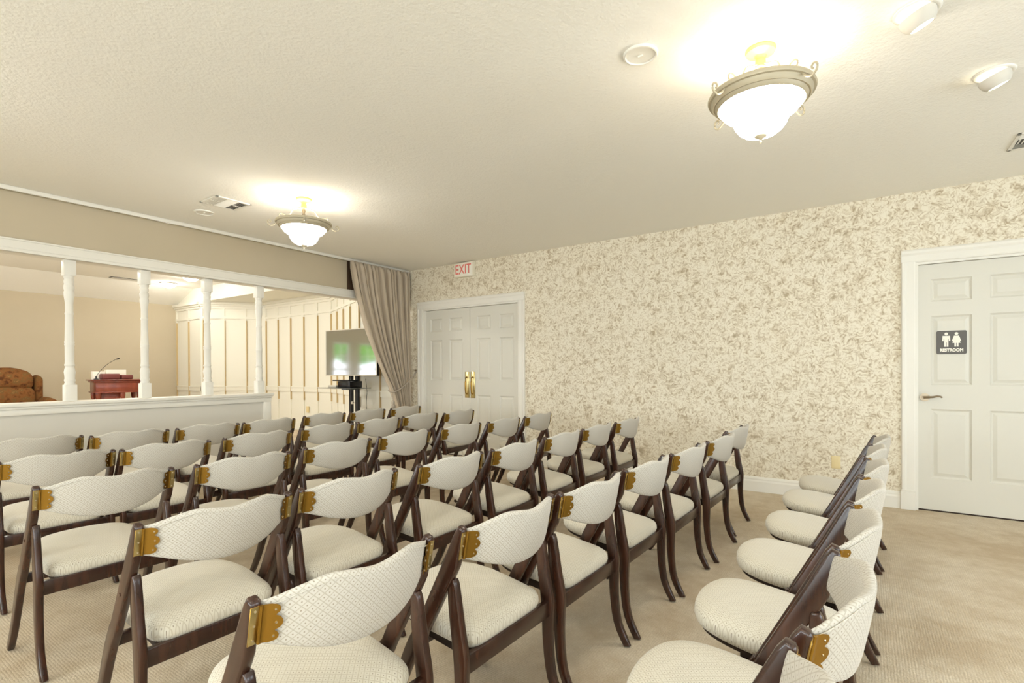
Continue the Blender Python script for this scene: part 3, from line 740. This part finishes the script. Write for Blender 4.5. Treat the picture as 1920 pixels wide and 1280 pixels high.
def facet(b, p, q, n, first=0):
    p, q = Vector((*p, 0)), Vector((*q, 0)); d = (q-p); L = d.length; d.normalize(); nrm = Vector((-d.y, d.x, 0))
    if nrm.x > 0 and abs(nrm.x) > abs(nrm.y) or (abs(nrm.x) <= abs(nrm.y) and nrm.dot(Vector((3, 9, 0))-(p+q)/2) < 0): nrm = -nrm
    def bx(u0, u1, t0, t1, z0, z1, mi=0):
        cs = [p+d*u0+nrm*t0, p+d*u1+nrm*t0, p+d*u1+nrm*t1, p+d*u0+nrm*t1]
        A = [b.bm.verts.new((c.x, c.y, z0)) for c in cs]; B = [b.bm.verts.new((c.x, c.y, z1)) for c in cs]
        fs = [b.bm.faces.new(A), b.bm.faces.new(B[::-1])]+[b.bm.faces.new((A[k], B[k], B[(k+1) % 4], A[(k+1) % 4])) for k in range(4)]
        bmesh.ops.recalc_face_normals(b.bm, faces=fs)
        for f in fs: f.material_index = mi
    bx(0, L, -.1, 0, 0, H)
    bx(0, L, 0, .022, 0, .16); bx(0, L, 0, .023, .80, .90); bx(0, L, 0, .03, .885, .905)
    bx(0, L, 0, .022, 2.38, 2.43); bx(0, L, 0, .022, 2.6, 2.66); bx(0, L, 0, .05, 2.65, 2.69); bx(0, L, 0, .09, 2.69, H)
    for k in range(n+1):
        u = L*k/n; w = .045
        bx(max(0, u-w), min(L, u+w), 0, .018, .16, 2.66)
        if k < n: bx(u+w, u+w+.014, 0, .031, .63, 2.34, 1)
P = [(5.5, 13.1), (5.5, 11.95), (6.42, 11.0), (6.40, 8.65), (5.66, 6.95), (5.66, YH+.125)]
for (p, q), n in zip(zip(P, P[1:]), (2, 3, 5, 4, 2)): facet(b, p, q, n)
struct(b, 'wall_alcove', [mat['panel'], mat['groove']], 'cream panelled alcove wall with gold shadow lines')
s = empty('wall_outlet', (6.385, 9.42, .44)); tag(s, 'ivory outlet low on the cream panelled alcove wall', 'outlet')
b = MB(); b.box(-.008, .012, -.04, .04, -.065, .065, .003); b.build('cover_plate', mat['ivory'], s)
s = empty('ceiling_vent', (4.12, 12.0, H2)); tag(s, 'small dark vent on the far room ceiling above the tan wall', 'vent')
b = MB(); b.box(-.24, .24, -.08, .08, -.01, 0, .003); b.build('frame', mat['signgrey'], s)
b = MB()
for k in range(6): b.box(-.22, .22, -.068+k*.024, -.058+k*.024, -.014, -.009)
b.build('louvres', mat['greywall'], s)

# lights of the far room; the last two domes are unseen, added fill
def dome(x, y, z, lab):
    s = empty('dome_light', (x, y, z)); tag(s, lab, 'ceiling light', 'dome lights in the far room')
    b = MB(); b.lathe([(.15, 0), (.155, -.012), (.145, -.02)][::-1], n=32); b.build('base', mat['lampmetal'], s)
    b = MB(); b.lathe([(.005, -.1), (.05, -.095), (.1, -.075), (.135, -.045), (.145, -.02)], n=32); b.build('glass_dome', mat['bowl'], s, ang=80)
dome(4.85, 11.9, H2, 'lit dome light on the far room ceiling near the tan wall')
dome(4.75, 10.7, H2, 'dome standing for a bright light patch on the far room ceiling near the alcove')  # lit dome put where a patch of light lies on the ceiling
dome(1.3, 8.4, H2, 'unseen dome added for fill light over the far room, on the window side')
dome(3.4, 8.4, H2, 'unseen dome added for fill light over the middle of the far room')

# television on its stand
s = empty('television', (5.25, 6.63, 1.15)); tag(s, 'flat television with silver bezel, facing into the far room', 'television')
b = MB(); b.box(0, .05, -.613, .613, 0, .73, .006); b.build('housing', mat['blackgloss'], s)
b = MB(); f = .014
for a in ((-.613, .613, 0, f), (-.613, .613, .73-f, .73), (-.613, -.613+f, 0, .73), (.613-f, .613, 0, .73)): b.box(-.006, .002, a[0], a[1], a[2], a[3], .002, 1)
b.build('bezel', mat['silver'], s)
b = MB(); b.box(-.002, .001, -.6, .6, .013, .717); b.build('screen', mat['screen'], s, smooth=False)
s = empty('television_stand', (5.38, 6.7, 0)); tag(s, 'black twin-pole stand on wheels carrying the television', 'stand')
for yy in (-.075, .075):
    b = MB(); b.box(-.025, .025, yy-.03, yy+.03, .06, 1.6, .004); b.build('pole', mat['black'], s)
b = MB(); b.box(-.075, -.02, -.3, .3, 1.35, 1.4); b.box(-.075, -.02, -.1, .1, 1.3, 1.6); b.build('mount_bracket', mat['black'], s)
b = MB(); b.box(-.3, .3, -.32, -.26, .05, .09, .005); b.box(-.3, .3, .26, .32, .05, .09, .005); b.box(-.04, .04, -.3, .3, .05, .1, .005); b.build('base', mat['black'], s)
for a in (-.28, .28):
    for c in (-.29, .29):
        b = MB(); b.disc((a, c, .026), 'y', .026, .02, 16); b.build('wheel', mat['black'], s)
b = MB(); b.box(-.4, -.02, -.42, .4, .955, .965, .003); b.box(-.2, -.01, -.06, .06, .93, .955); b.build('shelf', mat['shelfglass'], s)
b = MB(); b.disc((-.035, 0, .72), 'x', .022, .03, 16); b.build('knob', mat['silver'], s)
s = empty('media_box', (5.22, 6.62, .966)); tag(s, 'black media box on the shelf of the television stand', 'media box')
b = MB(); b.box(-.12, .12, -.16, .13, 0, .1, .006); b.build('case', mat['blackgloss'], s)
b = MB(); b.box(-.1, .1, -.1, .28, .101, .118, .004); b.build('lid', mat['blackgloss'], s)
b = MB(); b.box(-.1, .08, .0, .2, 0, .035, .006); o = b.build('cable_box', mat['silver']); o.location = (5.2, 6.79, .966); tag(o, 'small silver box beside the black media box on the stand shelf', 'cable box')
b = MB(); b.tube(smooth_path([(5.44, 6.5, 1.1), (5.44, 6.47, .9), (5.45, 6.5, .7), (5.44, 6.46, .4), (5.45, 6.49, .05), (5.55, 6.4, .01)], 5), .004, 6); tag(b.build('power_cord', mat['black']), 'thin black cord hanging behind the television stand', 'cord')

# recliner
s = empty('recliner', (2.43, 12.1, 0)); tag(s, 'brown floral recliner armchair against the far tan wall', 'armchair')
def cushion(name, x0, x1, y0, y1, z0, z1, r, m, par, puff=.02, taper=0):
    b = MB(); b.box(x0, x1, y0, y1, z0, z1, r, 5)
    bmesh.ops.subdivide_edges(b.bm, edges=[e for e in b.bm.edges if e.calc_length() > .12], cuts=4, use_grid_fill=True)
    cx, cy, cz = (x0+x1)/2, (y0+y1)/2, (z0+z1)/2
    for v in b.bm.verts:
        u, w, q = (v.co.x-cx)/(x1-x0)*2, (v.co.y-cy)/(y1-y0)*2, (v.co.z-cz)/(z1-z0)*2
        v.co.y += puff*w*(1-u*u)*(1-q*q); v.co.z += puff*q*(1-u*u)*(1-w*w)
        v.co.z += puff*1.4*(1 if q > .6 else 0)*(1-u*u)
        if taper: v.co.x *= 1-taper*max(0, q)
    return b.build(name, m, par, ang=80)
cushion('head_cushion', -.34, .34, -.1, .2, .93, 1.2, .09, mat['tapestry'], s, .05)
cushion('back_cushion', -.36, .36, -.13, .2, .5, .935, .09, mat['tapestry'], s, .04)
cushion('seat_cushion', -.33, .33, -.6, -.1, .34, .52, .07, mat['tapestry'], s, .03)
cushion('back_frame', -.45, .45, .12, .34, .1, 1.1, .07, mat['tapestry'], s, .01)
for sg in (-1, 1):
    a, c = sorted((sg*.35, sg*.47)); cushion('wing', a, c, -.06, .3, .62, 1.13, .05, mat['tapestry'], s, .02)
    a, c = sorted((sg*.36, sg*.56)); cushion('armrest', a, c, -.62, .2, .08, .72, .08, mat['tapestry'], s, .03)
cushion('footrest', -.33, .33, -.68, -.6, .1, .36, .035, mat['tapestry'], s, .02)

# pulpit
s = empty('pulpit', (3.62, 10.95, 0), math.radians(-8)); tag(s, 'cherry wood pulpit table with turned legs and a panelled centre', 'pulpit')
b = MB(); b.box(-.36, .36, -.27, .27, 1.045, 1.075, .008); b.box(-.385, .385, -.295, .295, 1.075, 1.095, .006); b.build('top', mat['redwood'], s)
b = MB(); b.box(-.33, .33, -.25, .25, .88, 1.045, .004); b.box(-.35, .35, -.27, .27, .865, .885, .005); b.build('apron', mat['redwood'], s)
for x in (-.29, .05, .29):
    for y in (-.21, .21):
        b = MB(); b.lathe([(.022, 0), (.026, .03), (.018, .06), (.02, .3), (.026, .55), (.032, .7), (.022, .74), (.036, .78), (.04, .83), (.04, .87)], (x, y, 0), 16); b.build('leg', mat['redwood'], s)
b = MB(); b.box(-.25, .02, -.18, .18, .1, .87, .004); b.box(-.28, .05, -.2, .2, 0, .1, .004)
b.box(-.21, -.195, -.19, -.18, .2, .82); b.box(-.035, -.02, -.19, -.18, .2, .82); b.box(-.21, -.02, -.19, -.18, .8, .82); b.box(-.21, -.02, -.19, -.18, .2, .22); b.build('pedestal', mat['redwood'], s)
R8 = Matrix.Rotation(math.radians(-8), 3, 'Z')
def onp(x, y): v = R8 @ Vector((x, y, 0)); return (3.62+v.x, 10.95+v.y, 1.095)
b = MB(); b.box(-.13, .13, -.08, .1, 0, .1, .02, 3); o = b.build('book_rest', mat['redleather']); o.location = onp(-.09, 0); tag(o, 'wide oxblood padded rest on the pulpit top', 'book rest')
b = MB(); b.box(-.09, .09, -.07, .09, 0, .08, .02, 3); o = b.build('book_rest', mat['redleather']); o.location = onp(.15, .06); tag(o, 'narrow oxblood padded rest on the pulpit top, nearer the turned post', 'book rest')
b = MB(); b.box(-.09, .09, -.05, .05, 0, .14, .006); o = b.build('tissue_box', mat['paper']); o.location = onp(-.23, .16); tag(o, 'cream box standing on the pulpit behind the padded rests', 'box')
b = MB(); b.box(-.17, .17, -.06, .06, 0, .03, .004); b.box(-.15, .15, -.05, .05, .03, .17, .004); o = b.build('paper_stack', mat['paper']); o.location = onp(.02, .2); tag(o, 'stack of white papers on the pulpit behind the padded rests', 'papers')
s = empty('gooseneck_microphone', onp(-.30, -.1)); tag(s, 'thin gooseneck microphone on the pulpit', 'microphone')
b = MB(); b.lathe([(.035, 0), (.035, .012), (.012, .02), (.01, .06)], n=18); b.build('base', mat['black'], s)
b = MB(); b.tube(smooth_path([(0, 0, .05), (.06, .02, .14), (.17, .04, .26), (.3, .06, .35)], 5), .004, 6); b.build('gooseneck', mat['black'], s)
b = MB(); b.tube([(.3, .06, .35), (.33, .062, .362), (.36, .064, .372)], [.006, .012, .009], 10); b.build('head', mat['blackgloss'], s)

# outside the far windows: ground and a leafy tree
b = MB(); b.box(-14, 14, YF+.4, 40, -.3, -.2); b.box(-14, X0-.3, -12, YF+.4, -.3, -.2); tag(struct(b, 'ground', mat['ground']), None)
def tree(x, y, r, h, lab):
    s = empty('garden_tree', (x, y, -.2)); tag(s, lab, 'tree', 'trees outside the far windows')
    b = MB(); b.lathe([(.2, 0), (.14, .8), (.12, h)], n=12); b.build('trunk', mat['redwood'], s)
    b = MB(); random.seed(12)
    for k in range(26):
        a, e, q = random.uniform(0, 2*PI), random.uniform(-.6, 1), random.uniform(.2, 1)
        c = Vector((math.cos(a)*q*r, math.sin(a)*q*r, h+e*r*.7))
        rr = r*random.uniform(.28, .45); res = bmesh.ops.create_icosphere(b.bm, subdivisions=3, radius=rr)
        for v in res['verts']: v.co = c+v.co*(1+.16*math.sin(v.co.x*31+k)*math.sin(v.co.y*27)+.1*math.sin(v.co.z*37))
    b.build('crown', mat['leafgreen'], s, ang=60)
tree(-5.6, 20.5, 2.6, 3.9, 'leafy green tree outside the far windows')

# ------------------------------------------------------------------ light
w = bpy.data.worlds.new('sky'); bpy.context.scene.world = w; w.use_nodes = True
bg = w.node_tree.nodes['Background']; bg.inputs[0].default_value = (.86, .93, 1, 1); bg.inputs[1].default_value = 4.5
def area(name, loc, rot, sx_, sy_, e, col):
    d = bpy.data.lights.new(name, 'AREA'); d.shape = 'RECTANGLE'; d.size = sx_; d.size_y = sy_; d.energy = e; d.color = col
    o = bpy.data.objects.new(name, d); C.objects.link(o); o.location = loc; o.rotation_euler = rot; return o
day = (.86, .97, 1.0)
for w_ in win_left: area('daylight', (X0-.12, (w_[0]+w_[1])/2, 1.475), (0, -PI/2, 0), 1.45, 1.4, 60, day)
for w_ in win_back: area('daylight', ((w_[0]+w_[1])/2, Y0-.12, 1.475), (PI/2, 0, 0), 1.4, 1.45, 40, (.78, .91, 1.0))
for w_ in win_l2: area('daylight', (X0-.12, (w_[0]+w_[1])/2, 1.4), (0, -PI/2, 0), 1.6, 1.6, 50, (.97, 1, .98))
for x, y, e in ((4.85, 11.9, 6), (4.75, 10.7, 6), (1.3, 8.4, 95), (3.4, 8.4, 75)):  # last pair belongs to the added unseen domes, as fill light
    ld = bpy.data.lights.new('dome_bulb', 'POINT'); ld.energy = e; ld.color = (1, .97, .9); ld.shadow_soft_size = .05
    lo = bpy.data.objects.new('dome_bulb', ld); C.objects.link(lo); lo.location = (x, y, H2-.16)

sc = bpy.context.scene
sc.view_settings.view_transform = 'Standard'; sc.view_settings.look = 'None'; sc.view_settings.gamma = 1; sc.view_settings.use_curve_mapping = False
sc.view_settings.exposure = .16
sc.cycles.max_bounces = 10; sc.cycles.diffuse_bounces = 6; sc.cycles.glossy_bounces = 4; sc.cycles.sample_clamp_indirect = 6
sc.cycles.use_denoising = True
